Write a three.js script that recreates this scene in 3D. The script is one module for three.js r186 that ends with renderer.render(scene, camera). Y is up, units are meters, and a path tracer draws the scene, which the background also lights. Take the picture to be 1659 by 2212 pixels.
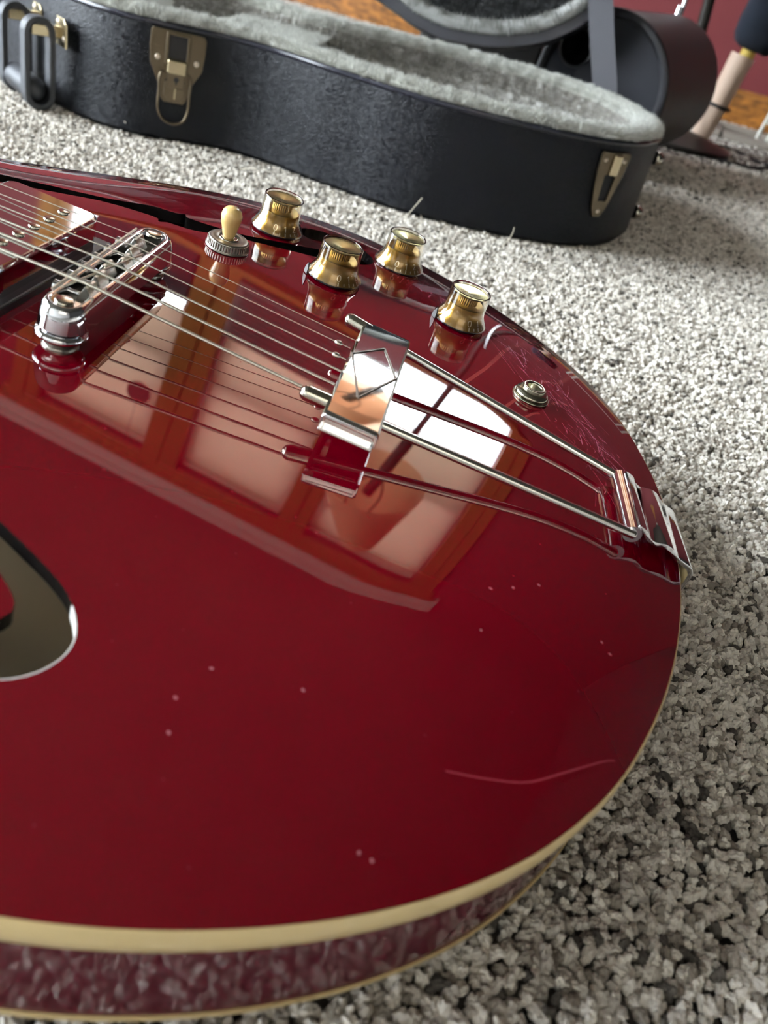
import * as THREE from 'three';
import { mergeGeometries, toCreasedNormals } from 'three/addons/utils/BufferGeometryUtils.js';
import { RoundedBoxGeometry } from 'three/addons/geometries/RoundedBoxGeometry.js';
import { RectAreaLightUniformsLib } from 'three/addons/lights/RectAreaLightUniformsLib.js';
import { ImprovedNoise } from 'three/addons/math/ImprovedNoise.js';
import { Brush, Evaluator, INTERSECTION } from 'three-bvh-csg';

// ------------------------------------------------------------------ camera, sky, lights, exposure
const scene = new THREE.Scene();
const camera = new THREE.PerspectiveCamera(62.12, 1659 / 2212, 0.01, 60);
camera.position.set(0.13688, 0.21962, 0.27562);
camera.quaternion.setFromRotationMatrix(new THREE.Matrix4().makeBasis(
  new THREE.Vector3(0.952033, 0.217636, -0.215098), new THREE.Vector3(-0.299679, 0.805231, -0.511660), new THREE.Vector3(0.061848, 0.551578, 0.831827)));
camera.focus = 0.37; camera.userData.fStop = 13;
scene.add(camera);
const SKY = 15;                                                     // overcast daylight outside
scene.background = new THREE.Color().setRGB(SKY * 0.9, SKY, SKY * 1.09);
const renderer = new THREE.WebGLRenderer({ antialias: true });
renderer.toneMapping = THREE.LinearToneMapping;
renderer.toneMappingExposure = 1.4;
renderer.shadowMap.enabled = true;
RectAreaLightUniformsLib.init();
function windowOrFillLight(w, h, power, x, y, z, tx, ty, tz, r, g, b) {   // daylight entering by one opening, or added fill
  const l = new THREE.RectAreaLight(new THREE.Color().setRGB(r, g, b), power, w, h);
  l.position.set(x, y, z); l.lookAt(tx, ty, tz); l.name = 'daylight_or_fill'; scene.add(l);
}
windowOrFillLight(2.6, 1.9, 5.6, -2.46, 1.02, 0.2, 3, 1.02, 0.2, 0.9, 1, 1.09);   // glass door on the left
windowOrFillLight(0.44, 0.24, 7.0, -0.895, 1.475, -2.385, -0.895, 1.475, 3, 0.95, 1, 1.06);  // gap under the left shade
windowOrFillLight(0.5, 0.24, 7.0, 0.34, 1.475, -2.385, 0.34, 1.475, 3, 0.95, 1, 1.06);   // gap under the right shade


windowOrFillLight(1.5, 1.0, 1.0, 0.85, 1.4, 2.18, 0.85, 1.4, -3, 1, 0.96, 0.88);          // added fill, at the made-up window behind the camera

// ------------------------------------------------------------------ helpers
let seed = 7;
const rnd = () => { seed = (seed + 0x6d2b79f5) | 0; let t = Math.imul(seed ^ (seed >>> 15), 1 | seed); t = (t + Math.imul(t ^ (t >>> 7), 61 | t)) ^ t; return ((t ^ (t >>> 14)) >>> 0) / 4294967296; };
const noise = new ImprovedNoise();
const V2 = (x, y) => new THREE.Vector2(x, y), V3 = (x, y, z) => new THREE.Vector3(x, y, z);
const used = {};
const numbered = (n) => { const k = (used[n] = (used[n] ?? -1) + 1); return k ? n + '_' + String(k).padStart(3, '0') : n; };
const MM = 0.001;
function put(name, geo, mat, parent, label) {
  const m = new THREE.Mesh(geo, mat); m.name = parent === scene ? numbered(name) : name; m.castShadow = m.receiveShadow = true; parent.add(m);
  if (label) m.userData.label = label; return m;
}
function group(name, parent, label) { const g = new THREE.Group(); g.name = parent === scene ? numbered(name) : name; parent.add(g); if (label) g.userData.label = label; return g; }
function thing(name, label, category, grp) { const g = group(name, scene); g.userData = { label, category }; if (grp) g.userData.group = grp; return g; }
const structure = (o) => { o.userData.kind = 'structure'; return o; };
const merge = (list) => mergeGeometries(list.map((g) => { g = g.index ? g.toNonIndexed() : g; for (const k of Object.keys(g.attributes)) if (!['position', 'normal', 'uv'].includes(k)) g.deleteAttribute(k); return g; }));
function box(w, h, d, x = 0, y = 0, z = 0, r = 0) {
  const g = r ? new RoundedBoxGeometry(w, h, d, 3, r) : new THREE.BoxGeometry(w, h, d); g.translate(x, y, z); return g;
}
function rod(a, b, r, seg = 12) {
  const d = V3().subVectors(b, a), g = new THREE.CylinderGeometry(r, r, d.length(), seg);
  g.applyQuaternion(new THREE.Quaternion().setFromUnitVectors(V3(0, 1, 0), d.clone().normalize())); g.translate((a.x + b.x) / 2, (a.y + b.y) / 2, (a.z + b.z) / 2); return g;
}
const tube = (pts, r, n = 60, seg = 8, closed = false) => new THREE.TubeGeometry(new THREE.CatmullRomCurve3(pts, closed, 'centripetal'), n, r, seg, closed);
const lathe = (pts, n = 48) => new THREE.LatheGeometry(pts.map((p) => V2(p[0], p[1])), n);
function resample(pts, step) {                                     // closed smooth outline through the points
  const c = new THREE.CatmullRomCurve3(pts.map((p) => V3(p[0], p[1], 0)), true, 'centripetal'); c.arcLengthDivisions = 1200;
  const n = Math.round(c.getLength() / step); return c.getSpacedPoints(n).slice(0, n).map((p) => [p.x, p.y]);
}
function normals2(o) {                                             // outward normals of a closed outline
  let area = 0; const n = o.length;
  for (let i = 0; i < n; i++) { const a = o[i], b = o[(i + 1) % n]; area += a[0] * b[1] - a[1] * b[0]; }
  const s = Math.sign(area);
  return o.map((_, i) => { const a = o[(i + n - 1) % n], b = o[(i + 1) % n], dx = b[0] - a[0], dy = b[1] - a[1], l = Math.hypot(dx, dy) || 1; return [s * dy / l, -s * dx / l]; });
}
// a profile [[offset outwards, height], ...] carried round a closed outline; the outline lies in x and -z, heights in y
function sweep(o, profile, closedProfile = true, crease = 0.7, uvScale = 1) {
  const nn = normals2(o), n = o.length, m = profile.length, pos = [], uv = [], len = [0];
  for (let i = 0; i < n; i++) { const a = o[i], b = o[(i + 1) % n]; len.push(len[i] + Math.hypot(b[0] - a[0], b[1] - a[1])); }
  const plen = [0]; for (let j = 0; j < m; j++) { const a = profile[j], b = profile[(j + 1) % m]; plen.push(plen[j] + Math.hypot(b[0] - a[0], b[1] - a[1])); }
  const P = (i, j) => { const k = i % n, p = profile[j % m]; return [o[k][0] + nn[k][0] * p[0], p[1], -(o[k][1] + nn[k][1] * p[0])]; };
  let area = 0; for (let i = 0; i < n; i++) { const a = o[i], b = o[(i + 1) % n]; area += a[0] * b[1] - a[1] * b[0]; }
  let parea = 0; for (let j = 0; j < m; j++) { const a = profile[j], b = profile[(j + 1) % m]; parea += a[0] * b[1] - a[1] * b[0]; }
  const flip = area * parea < 0;
  for (let i = 0; i < n; i++) for (let j = 0; j < (closedProfile ? m : m - 1); j++) {
    const q = [[i, j], [i + 1, j], [i + 1, j + 1], [i, j + 1]], order = flip ? [0, 2, 1, 0, 3, 2] : [0, 1, 2, 0, 2, 3];
    for (const k of order) { pos.push(...P(q[k][0], q[k][1])); uv.push(len[q[k][0]] * uvScale, plen[q[k][1]] * uvScale); }
  }
  const g = new THREE.BufferGeometry();
  g.setAttribute('position', new THREE.Float32BufferAttribute(pos, 3)); g.setAttribute('uv', new THREE.Float32BufferAttribute(uv, 2));
  return toCreasedNormals(g, crease);
}
const shapeOf = (o, offset = 0) => { const nn = normals2(o); return new THREE.Shape(o.map((p, i) => V2(p[0] + nn[i][0] * offset, p[1] + nn[i][1] * offset))); };
function slab(o, y0, y1, offset = 0, holes = []) {                 // flat plate of that outline between two heights
  const s = shapeOf(o, offset); for (const h of holes) s.holes.push(new THREE.Path(h.map((p) => V2(p[0], p[1]))));
  const g = new THREE.ExtrudeGeometry(s, { depth: y1 - y0, bevelEnabled: false, curveSegments: 8 }); g.rotateX(-Math.PI / 2); g.translate(0, y0, 0); return g;
}
function canvasTexture(w, h, draw, srgb = true) {
  const c = document.createElement('canvas'); c.width = w; c.height = h; draw(c.getContext('2d'), w, h);
  const t = new THREE.CanvasTexture(c); t.wrapS = t.wrapT = THREE.RepeatWrapping; if (srgb) t.colorSpace = THREE.SRGBColorSpace; return t;
}
function dataTexture(n, f, srgb = false) {                         // f(u, v) -> grey or [r, g, b], 0..1
  const d = new Uint8Array(n * n * 4);
  for (let y = 0; y < n; y++) for (let x = 0; x < n; x++) { let c = f(x / n, y / n, x, y); if (!Array.isArray(c)) c = [c, c, c]; const i = (y * n + x) * 4; for (let k = 0; k < 3; k++) d[i + k] = Math.max(0, Math.min(255, c[k] * 255)); d[i + 3] = 255; }
  const t = new THREE.DataTexture(d, n, n); t.wrapS = t.wrapT = THREE.RepeatWrapping; t.magFilter = THREE.LinearFilter; t.minFilter = THREE.LinearFilter; if (srgb) t.colorSpace = THREE.SRGBColorSpace; t.needsUpdate = true; return t;
}
const tiled = (u, v, f, s) => { const a = u * 2 * Math.PI, b = v * 2 * Math.PI, k = f / (2 * Math.PI); return noise.noise(Math.cos(a) * k + s, Math.sin(a) * k + Math.cos(b) * k * 0.7, Math.sin(b) * k + s * 1.7); };
function repeated(t, rx, ry = rx) { const c = t.clone(); c.repeat.set(rx, ry); c.needsUpdate = true; return c; }

// ------------------------------------------------------------------ materials
const std = (o) => new THREE.MeshStandardMaterial(o), phys = (o) => new THREE.MeshPhysicalMaterial(o);
const lin = (r, g, b) => new THREE.Color().setRGB(r, g, b);
const cells = []; for (let i = 0; i < 1100; i++) cells.push([rnd(), rnd()]);
const cellGrid = {}; cells.forEach((c) => { const k = Math.floor(c[0] * 32) + ',' + Math.floor(c[1] * 32); (cellGrid[k] = cellGrid[k] || []).push(c); });
const leatherBump = dataTexture(512, (u, v) => {
  let d1 = 9, d2 = 9; const cx = Math.floor(u * 32), cy = Math.floor(v * 32);
  for (let i = -2; i <= 2; i++) for (let j = -2; j <= 2; j++) for (const c of cellGrid[((cx + i + 32) % 32) + ',' + ((cy + j + 32) % 32)] || []) {
    const dx = Math.abs(c[0] - u), dy = Math.abs(c[1] - v), d = Math.hypot(Math.min(dx, 1 - dx), Math.min(dy, 1 - dy)); if (d < d1) { d2 = d1; d1 = d; } else if (d < d2) d2 = d;
  }
  const k = Math.min(1, (d2 - d1) / 0.032); return Math.sin(k * Math.PI / 2) * 0.8 + 0.2 * (0.5 + 0.5 * tiled(u, v, 60, 3));
});
const pits = dataTexture(256, (u, v) => { const n = tiled(u, v, 34, 5) + 0.6 * tiled(u, v, 80, 9); return 0.045 + 0.12 * Math.max(0, n - 0.4); });
const M = {
  chrome: phys({ color: lin(0.74, 0.75, 0.77), metalness: 1, roughness: 0.06 }),
  rodSteel: phys({ color: lin(0.72, 0.71, 0.66), metalness: 1, roughness: 0.2 }),
  plate: phys({ color: lin(0.76, 0.77, 0.77), metalness: 1, roughness: 1, roughnessMap: repeated(pits, 0.03) }),
  nickel: phys({ color: lin(0.6, 0.57, 0.48), metalness: 1, roughness: 0.16 }),
  dullSteel: phys({ color: lin(0.33, 0.31, 0.27), metalness: 1, roughness: 0.32 }),
  pointer: phys({ color: lin(0.16, 0.16, 0.16), metalness: 1, roughness: 0.5 }),
  agedNickel: phys({ color: lin(0.42, 0.4, 0.31), metalness: 1, roughness: 0.24 }),
  litEdge: std({ color: lin(0.78, 0.76, 0.72), roughness: 0.5 }),  // bare ply edge, its brightness under the door light put into the colour
  saddle: phys({ color: lin(0.5, 0.49, 0.44), metalness: 1, roughness: 0.25 }),
  string: phys({ color: lin(0.66, 0.62, 0.52), metalness: 1, roughness: 0.34 }),
  cream: phys({ color: lin(0.66, 0.5, 0.24), roughness: 0.38, clearcoat: 0.5, clearcoatRoughness: 0.12 }),
  ivory: phys({ color: lin(0.74, 0.5, 0.19), roughness: 0.3, clearcoat: 0.6, clearcoatRoughness: 0.08 }),
  holeEdge: phys({ color: lin(0.008, 0.007, 0.007), roughness: 0.14 }),
  interior: std({ color: lin(0.85, 0.64, 0.38), roughness: 0.85 }),
  block: std({ color: lin(0.16, 0.1, 0.05), roughness: 0.9 }),
  blackPlastic: phys({ color: lin(0.012, 0.011, 0.012), roughness: 0.3 }),
  gold: phys({ color: lin(0.42, 0.3, 0.1), metalness: 1, roughness: 0.34 }),
  goldCap: phys({ color: lin(0.5, 0.47, 0.24), metalness: 1, roughness: 0.22 }),
  clear: phys({ color: lin(0.97, 0.94, 0.86), roughness: 0.015, transmission: 1, thickness: 0.001, ior: 1.46 }),
  tolex: phys({ color: lin(0.002, 0.0024, 0.005), roughness: 0.38, specularIntensity: 0.55, bumpMap: repeated(leatherBump, 1 / 52), bumpScale: 0.0004 }),
  rimVinyl: phys({ color: lin(0.012, 0.012, 0.02), roughness: 0.22 }),
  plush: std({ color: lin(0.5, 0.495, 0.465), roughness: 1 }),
  plushLidShaded: std({ color: lin(0.3, 0.3, 0.285), roughness: 1 }),  // same plush, darkened for the shade on the lid lining
  plushPanelShaded: std({ color: lin(0.045, 0.046, 0.048), roughness: 1 }),  // same plush again, the shade inside the lid put into its colour
  brass: phys({ color: lin(0.15, 0.12, 0.08), metalness: 1, roughness: 0.36 }),
  brassBright: phys({ color: lin(0.5, 0.42, 0.27), metalness: 1, roughness: 0.26 }),
  screw: phys({ color: lin(0.7, 0.62, 0.52), metalness: 1, roughness: 0.35 }),
  handle: phys({ color: lin(0.035, 0.037, 0.042), roughness: 0.42, bumpMap: repeated(leatherBump, 1 / 60), bumpScale: 0.0003 }),
  webbing: std({ color: lin(0.06, 0.06, 0.068), roughness: 0.75 }),
  blackSatin: phys({ color: lin(0.014, 0.014, 0.019), roughness: 0.42 }),
  drumFace: phys({ color: lin(0.014, 0.0145, 0.02), roughness: 0.6, specularIntensity: 0.6 }),
  blackShell: phys({ color: lin(0.03, 0.027, 0.026), roughness: 0.5 }),
  foam: std({ color: lin(0.012, 0.017, 0.028), roughness: 0.95 }),
  beige: std({ color: lin(0.55, 0.4, 0.3), roughness: 0.6 }),
  yellow: std({ color: lin(0.62, 0.44, 0.08), roughness: 0.6 }),
  rubber: std({ color: lin(0.006, 0.006, 0.007), roughness: 0.6 }),
  whitePaint: std({ color: lin(0.62, 0.62, 0.55), roughness: 0.4 }),
  mat: std({ color: lin(0.075, 0.055, 0.045), roughness: 0.95 }),
  greyBoard: std({ color: lin(0.3, 0.26, 0.22), roughness: 0.8 }),
  redWall: std({ color: lin(0.17, 0.027, 0.03), roughness: 0.8 }),
  plaster: std({ color: lin(0.55, 0.5, 0.45), roughness: 0.9 }),
  sideWall: std({ color: lin(0.62, 0.6, 0.57), roughness: 0.9 }),
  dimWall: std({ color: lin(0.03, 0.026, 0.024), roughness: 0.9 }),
  ceiling: std({ color: lin(0.07, 0.06, 0.052), roughness: 0.9 }),
  glass: phys({ color: lin(1, 1, 1), roughness: 0, transmission: 1, thickness: 0, ior: 1.45 }),
  shade: phys({ color: lin(0.74, 0.58, 0.48), roughness: 1, transmission: 0.55, thickness: 0, specularIntensity: 0.2, side: THREE.DoubleSide }),
  thickShade: phys({ color: lin(0.8, 0.72, 0.6), roughness: 1, transmission: 0.25, thickness: 0, specularIntensity: 0.2, side: THREE.DoubleSide }),
  lampShade: phys({ color: lin(0.85, 0.42, 0.22), roughness: 1, transmission: 0.5, thickness: 0, specularIntensity: 0.2, side: THREE.DoubleSide }),
  darkMetal: phys({ color: lin(0.03, 0.026, 0.022), roughness: 0.4, metalness: 0.5 }),
  rose: std({ color: lin(0.2, 0.04, 0.05), roughness: 0.6 }),
  lawn: std({ color: lin(0.12, 0.16, 0.07), roughness: 1 }),
  whitePlastic: std({ color: lin(0.1, 0.095, 0.085), roughness: 0.5 }),
};
const woodMap = dataTexture(512, (u, v) => { const n = tiled(u, v * 0.2, 50, 2) + 0.6 * tiled(u, v * 0.1, 120, 7), s = 0.8 + 0.3 * n; return [0.72 * s, 0.46 * s, 0.19 * s]; }, true);
M.wood = phys({ map: repeated(woodMap, 3, 0.6), roughness: 0.35, clearcoat: 0.35, clearcoatRoughness: 0.2 });

// ------------------------------------------------------------------ the room (floor, walls, ceiling, windows)
const XL = -2.5, XR = 2.6, ZB = -2.4, ZF = 2.2, HT = 2.44;
const speck = Array.from({ length: 171 * 171 }, () => rnd()); const carpetMap = dataTexture(512, (u, v, x, y) => { const n = speck[(Math.floor(y / 3) % 171) * 171 + (Math.floor(x / 3) % 171)], c = n < 0.42 ? 0.34 : n < 0.78 ? 0.23 : 0.08; const k = 0.85 + 0.3 * rnd(); return [c * k, c * k * 0.93, c * k * 0.83]; });
M.carpetBase = std({ map: repeated(carpetMap, 2.2 / 1, 2.2 / 1), roughness: 1 });
{
  const g = box(XR - XL + 0.4, 0.1, ZF - ZB + 0.4, (XL + XR) / 2, -0.056, (ZB + ZF) / 2); const uv = g.attributes.uv; for (let i = 0; i < uv.count; i++) uv.setXY(i, uv.getX(i) * 5, uv.getY(i) * 5);
  const floor = structure(put('floor', g, M.carpetBase, scene));
  // looped pile: lumpy yarn tufts in three tones, each lit by itself
  const t = new THREE.IcosahedronGeometry(1, 2), p = t.attributes.position;
  for (let i = 0; i < p.count; i++) { const x = p.getX(i), y = p.getY(i), z = p.getZ(i), k = 1 + 0.6 * noise.noise(x * 1.6 + 4, y * 1.6, z * 1.6) + 0.36 * noise.noise(x * 3.7, y * 3.7 + 2, z * 3.7); p.setXYZ(i, x * k, y * k, z * k); }
  t.computeVertexNormals();
  const spots = [];
  const lay = (x0, x1, z0, z1, step) => { for (let x = x0; x < x1; x += step) for (let z = z0; z < z1; z += step) spots.push([x + (rnd() - 0.5) * step * 1.1, z + (rnd() - 0.5) * step * 1.1, step]); };
  lay(-0.8, 1.0, -1.1, 0.42, 0.0031); lay(-0.9, 1.3, -2.38, -1.1, 0.006);
  const im = new THREE.InstancedMesh(t, std({ color: 0xffffff, roughness: 1 }), spots.length), m4 = new THREE.Matrix4(), q = new THREE.Quaternion(), e = new THREE.Euler(), col = new THREE.Color();
  spots.forEach(([x, z, s], i) => {
    const r = s * (0.54 + 0.22 * rnd()), up = 0.0014 * (rnd() - 0.5) + 0.0016 * noise.noise(x * 55, z * 55, 1);
    q.setFromEuler(e.set(rnd() * 6.3, rnd() * 6.3, rnd() * 6.3));
    m4.compose(V3(x, -0.0022 + up, z), q, V3(r * (0.9 + 0.8 * rnd()), r * (0.7 + 0.4 * rnd()), r * 0.85)); im.setMatrixAt(i, m4);
    const n = rnd() + 0.3 * noise.noise(x * 90, z * 90, 5), k = 0.88 + 0.24 * rnd();
    const c = n < 0.5 ? [0.67, 0.625, 0.555] : n < 0.8 ? [0.49, 0.445, 0.385] : n < 0.95 ? [0.28, 0.245, 0.205] : [0.1, 0.088, 0.075];
    im.setColorAt(i, col.setRGB(c[0] * k, c[1] * k, c[2] * k));
  });
  im.name = 'carpet_pile'; im.userData.kind = 'stuff'; im.receiveShadow = im.castShadow = true; floor.add(im);
  const hairs = [[-295, -592, -266, -549, 14], [20, -549, 34, -541, 26], [36, -530, 40, -512, 18], [58, -540, 62, -520, 16], [66, -542, 58, -520, 16], [118, -553, 124, -548, 22], [-150, -560, -128, -545, 8], [243, -700, 252, -684, 16]];
  const hg = hairs.map(([x0, z0, x1, z1, h]) => tube([V3(x0, -1, z0), V3((x0 + x1) / 2 + 3, h * 0.7, (z0 + z1) / 2), V3(x1, h, z1)], 0.45, 14, 5));
  const h = put('loose_yarn_ends', merge(hg).scale(MM, MM, MM), std({ color: lin(0.5, 0.45, 0.36), roughness: 1 }), floor); h.userData.kind = 'stuff';
}
structure(put('ceiling', box(XR - XL + 0.4, 0.12, ZF - ZB + 0.4, (XL + XR) / 2, HT + 0.06, (ZB + ZF) / 2), M.ceiling, scene));
const openings = [[-1.13, -0.663], [-0.51, -0.04], [0.08, 0.6]], SILL = 1.34, HEAD = 2.29;
{ // back wall: pieces round three window openings
  const t = 0.16, z = ZB - t / 2, g = [], xs = [XL - 0.2, ...openings.flat(), XR + 0.2];
  for (let i = 0; i < xs.length; i += 2) g.push(box(xs[i + 1] - xs[i], HT, t, (xs[i] + xs[i + 1]) / 2, HT / 2, z));
  for (const [a, b] of openings) g.push(box(b - a, SILL, t, (a + b) / 2, SILL / 2, z), box(b - a, HT - HEAD, t, (a + b) / 2, (HT + HEAD) / 2, z));
  structure(put('wall_back', merge(g), M.redWall, scene));
  structure(put('baseboard_back', merge([box(XR - XL, 0.072, 0.016, (XL + XR) / 2, 0.036, ZB + 0.008), box(XR - XL, 0.012, 0.011, (XL + XR) / 2, 0.078, ZB + 0.0055)]), M.wood, scene));
  structure(put('trim_1', merge([box(2.2, 0.1, 0.03, -0.27, 2.395, ZB + 0.015), box(2.2, 0.03, 0.05, -0.27, 2.42, ZB + 0.025)]), M.plaster, scene));
}
{ // left wall with the glass door
  const t = 0.16, x = XL - t / 2, z0 = -1.2, z1 = 1.6, top = 2.03;
  structure(put('wall_left', merge([box(t, HT, z0 - ZB + 0.1, x, HT / 2, (z0 + ZB - 0.1) / 2), box(t, HT, ZF + 0.1 - z1, x, HT / 2, (ZF + 0.1 + z1) / 2), box(t, HT - top, z1 - z0, x, (HT + top) / 2, (z0 + z1) / 2)]), M.plaster, scene));
  const d = structure(group('door_1', scene)); d.position.set(XL - 0.05, 0, (z0 + z1) / 2); const w = z1 - z0;
  put('door_frame', merge([box(0.08, 0.06, w, 0, 0.03, 0), box(0.08, 0.06, w, 0, top - 0.03, 0), box(0.08, top, 0.06, 0, top / 2, -w / 2 + 0.03), box(0.08, top, 0.06, 0, top / 2, w / 2 - 0.03), box(0.06, top, 0.09, 0, top / 2, 0)]), M.whitePaint, d);
  for (const s of [-1, 1]) put('pane', box(0.006, top - 0.12, w / 2 - 0.1, 0, top / 2, s * w / 4), M.glass, d);
}
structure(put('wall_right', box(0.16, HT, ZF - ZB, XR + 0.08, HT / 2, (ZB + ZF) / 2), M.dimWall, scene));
{ // wall behind the camera: window with a thick closed shade, added as fill
  const z = ZF + 0.08, t = 0.16, x0 = 0.0, x1 = 1.7, y0 = 0.8, y1 = 2.0, a = XL - 0.16, b = XR + 0.16;
  structure(put('wall_front', merge([box(x0 - a, HT, t, (x0 + a) / 2, HT / 2, z), box(b - x1, HT, t, (b + x1) / 2, HT / 2, z), box(x1 - x0, y0, t, (x0 + x1) / 2, y0 / 2, z), box(x1 - x0, HT - y1, t, (x0 + x1) / 2, (HT + y1) / 2, z)]), M.sideWall, scene));
  const w = structure(group('window_4', scene)); w.position.set((x0 + x1) / 2, (y0 + y1) / 2, z); const W = x1 - x0, H = y1 - y0;
  put('sash', merge([box(W, 0.05, 0.05, 0, -H / 2 + 0.025, 0.03), box(W, 0.05, 0.05, 0, H / 2 - 0.025, 0.03), box(0.05, H, 0.05, -W / 2 + 0.025, 0, 0.03), box(0.05, H, 0.05, W / 2 - 0.025, 0, 0.03)]), M.whitePaint, w);
  put('pane', box(W - 0.1, H - 0.1, 0.004, 0, 0, 0.03), M.glass, w); put('fabric_shade', box(W - 0.02, H - 0.02, 0.0008, 0, 0, -0.04), M.thickShade, w);
}
structure(put('lawn', box(40, 0.1, 40, 0, -0.45, 0), M.lawn, scene));
openings.forEach(([a, b], i) => {                                  // casings, sashes, panes
  const w = structure(group('window_' + (i + 1), scene)); w.position.set((a + b) / 2, 0, ZB); const W = b - a, H = HEAD - SILL, y = (HEAD + SILL) / 2;
  put('sash', merge([box(0.035, H, 0.04, -W / 2 + 0.0175, y, -0.09), box(0.035, H, 0.04, W / 2 - 0.0175, y, -0.09), box(W, 0.04, 0.04, 0, SILL + 0.02, -0.09), box(W, 0.04, 0.04, 0, HEAD - 0.02, -0.09), box(W, 0.035, 0.04, 0, y + 0.04, -0.09)]), M.wood, w);
  put('pane', box(W - 0.07, H - 0.08, 0.004, 0, y, -0.09), M.glass, w);
  put('window_sill', box(W + 0.06, 0.025, 0.1, 0, SILL - 0.0125, 0.0, 0.006), M.wood, w);
});
{ // wood casings between and round the windows
  const c = (x0, x1, n) => structure(put('trim_' + n, merge([box((x1 - x0) * 0.52, 0.96, 0.03, x0 + (x1 - x0) * 0.26, 1.815, ZB + 0.015, 0.004), box((x1 - x0) * 0.5, 0.96, 0.022, x0 + (x1 - x0) * 0.75, 1.815, ZB + 0.011, 0.004)]), M.wood, scene));
  c(-1.25, -1.13, 2); c(-0.663, -0.51, 3); c(-0.04, 0.08, 4); c(0.6, 0.74, 5);
  structure(put('trim_6', merge([box(2.05, 0.05, 0.026, -0.255, 2.315, ZB + 0.013, 0.004), box(2.09, 0.014, 0.045, -0.255, 2.34, ZB + 0.0225, 0.004)]), M.wood, scene));
}
const shadeNames = ['tan roller shade of the left window, drawn part way down', 'tan roller shade of the middle window, drawn down to the added window unit', 'tan roller shade of the right window, behind the lamp'];
openings.forEach(([a, b], i) => {
  const t = thing('roller_shade', shadeNames[i], 'window shade'); t.position.set((a + b) / 2, 1.6, ZB - 0.035);
  put('fabric', box(b - a - 0.01, 0.66, 0.0008, 0, 0.34, 0), M.shade, t); put('hem_bar', box(b - a - 0.01, 0.014, 0.008, 0, 0.005, 0, 0.003), M.wood, t); put('roller', rod(V3(-(b - a) / 2 + 0.01, 0.672, 0), V3((b - a) / 2 - 0.01, 0.672, 0), 0.014), M.beige, t);
});
{
  const t = thing('added_air_conditioner', 'added dark window air conditioner blocking the gap below the middle roller shade', 'air conditioner'); t.position.set(-0.275, SILL + 0.001, ZB - 0.02);  // unseen unit put in so the middle gap reflects dark
  put('housing', box(0.45, 0.225, 0.2, 0, 0.113, 0, 0.01), M.whitePlastic, t); for (let k = 0; k < 9; k++) put('louver', box(0.4, 0.006, 0.006, 0, 0.03 + k * 0.02, 0.102), M.blackSatin, t);
  const r = thing('added_sill_box', 'added dark box on the sill, blocking part of the gap below the left roller shade', 'box'); r.position.set(-0.8625, SILL + 0.001, ZB - 0.02);  // unseen box put in to narrow the bright gap in the reflection
  put('body', box(0.39, 0.195, 0.1, 0, 0.098, 0, 0.01), M.blackSatin, r); put('lid', box(0.38, 0.012, 0.09, 0, 0.2, 0, 0.004), M.blackSatin, r);
  const d = thing('hanging_disc', 'round rose-coloured disc hanging before the left roller shade', 'ornament'); d.position.set(-0.75, 2.04, ZB - 0.01);
  const g = new THREE.CylinderGeometry(0.05, 0.05, 0.004, 40); g.rotateX(Math.PI / 2); put('disc', g, M.rose, d); put('cord', rod(V3(0, 0.05, 0), V3(0, 0.25, 0), 0.0012, 6), M.rubber, d);
}
{ // leaning floor lamp, seen in the lacquer
  const t = thing('floor_lamp', 'dark leaning floor lamp with tan shade, behind the black cylinder', 'lamp'); t.position.set(0.354, 0, -1.65);
  const top = V3(-0.16, 1.37, 0);
  put('base', lathe([[0, 0], [0.12, 0], [0.12, 0.012], [0.03, 0.03], [0.012, 0.05], [0, 0.05]], 32), M.darkMetal, t);
  put('pole', rod(V3(0, 0.03, 0), V3(-0.135, 1.2, 0), 0.0105), M.darkMetal, t);
  put('neck', rod(V3(-0.128, 1.14, 0), top, 0.017), M.darkMetal, t); put('harp', tube([V3(-0.15, 1.28, 0), V3(-0.21, 1.36, 0.02), V3(-0.165, 1.5, 0.02), V3(-0.12, 1.37, 0.0), V3(-0.15, 1.28, 0)], 0.003, 40, 6), M.darkMetal, t);
  const s = put('lamp_shade', new THREE.CylinderGeometry(0.055, 0.15, 0.23, 40, 1, true), M.lampShade, t); s.position.set(-0.14, 1.43, 0); s.rotation.z = -0.2;
}

// ------------------------------------------------------------------ the guitar: x towards the tail, y towards the treble edge, z up, in millimetres
const guitar = thing('electric_guitar', 'cherry red hollow-body electric guitar lying on the carpet', 'guitar');
guitar.matrix.makeBasis(V3(0.994014, -0.109254, 0), V3(0.109167, 0.99322, 0.039968), V3(-0.004367, -0.039729, 0.999201));
guitar.position.set(0, 0.074, 0); guitar.quaternion.setFromRotationMatrix(guitar.matrix);
const G = (g) => { g.rotateX(-Math.PI / 2); return g.scale(MM, MM, MM); };   // guitar x, y, z -> the group's own axes
const S = (g) => g.scale(MM, MM, MM);                                       // already y up
const P = (x, y, z) => V3(x, z, -y);
const half = [[231.3, 2], [230.9, 14], [229.4, 30], [226.6, 48], [222.5, 66], [216.8, 84], [208.8, 104], [198, 123], [183, 142.5], [164, 160], [142.5, 174.7], [119, 186.7], [93.5, 196], [66.5, 201.9], [45, 203.2], [23.5, 201.2], [-4.2, 193.4], [-30, 180.3], [-53.3, 163.7], [-75.3, 145.3], [-97.3, 126.1], [-118, 111], [-140, 104], [-163, 109], [-188, 129], [-212, 145], [-236, 143], [-250, 122], [-249, 88], [-235, 58], [-217, 37], [-212, 25]];
const outline = resample([...half, ...half.slice().reverse().map(([x, y]) => [x, -y])], 3.2);
const fineOutline = resample([...half, ...half.slice().reverse().map(([x, y]) => [x, -y])], 0.9);
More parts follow.
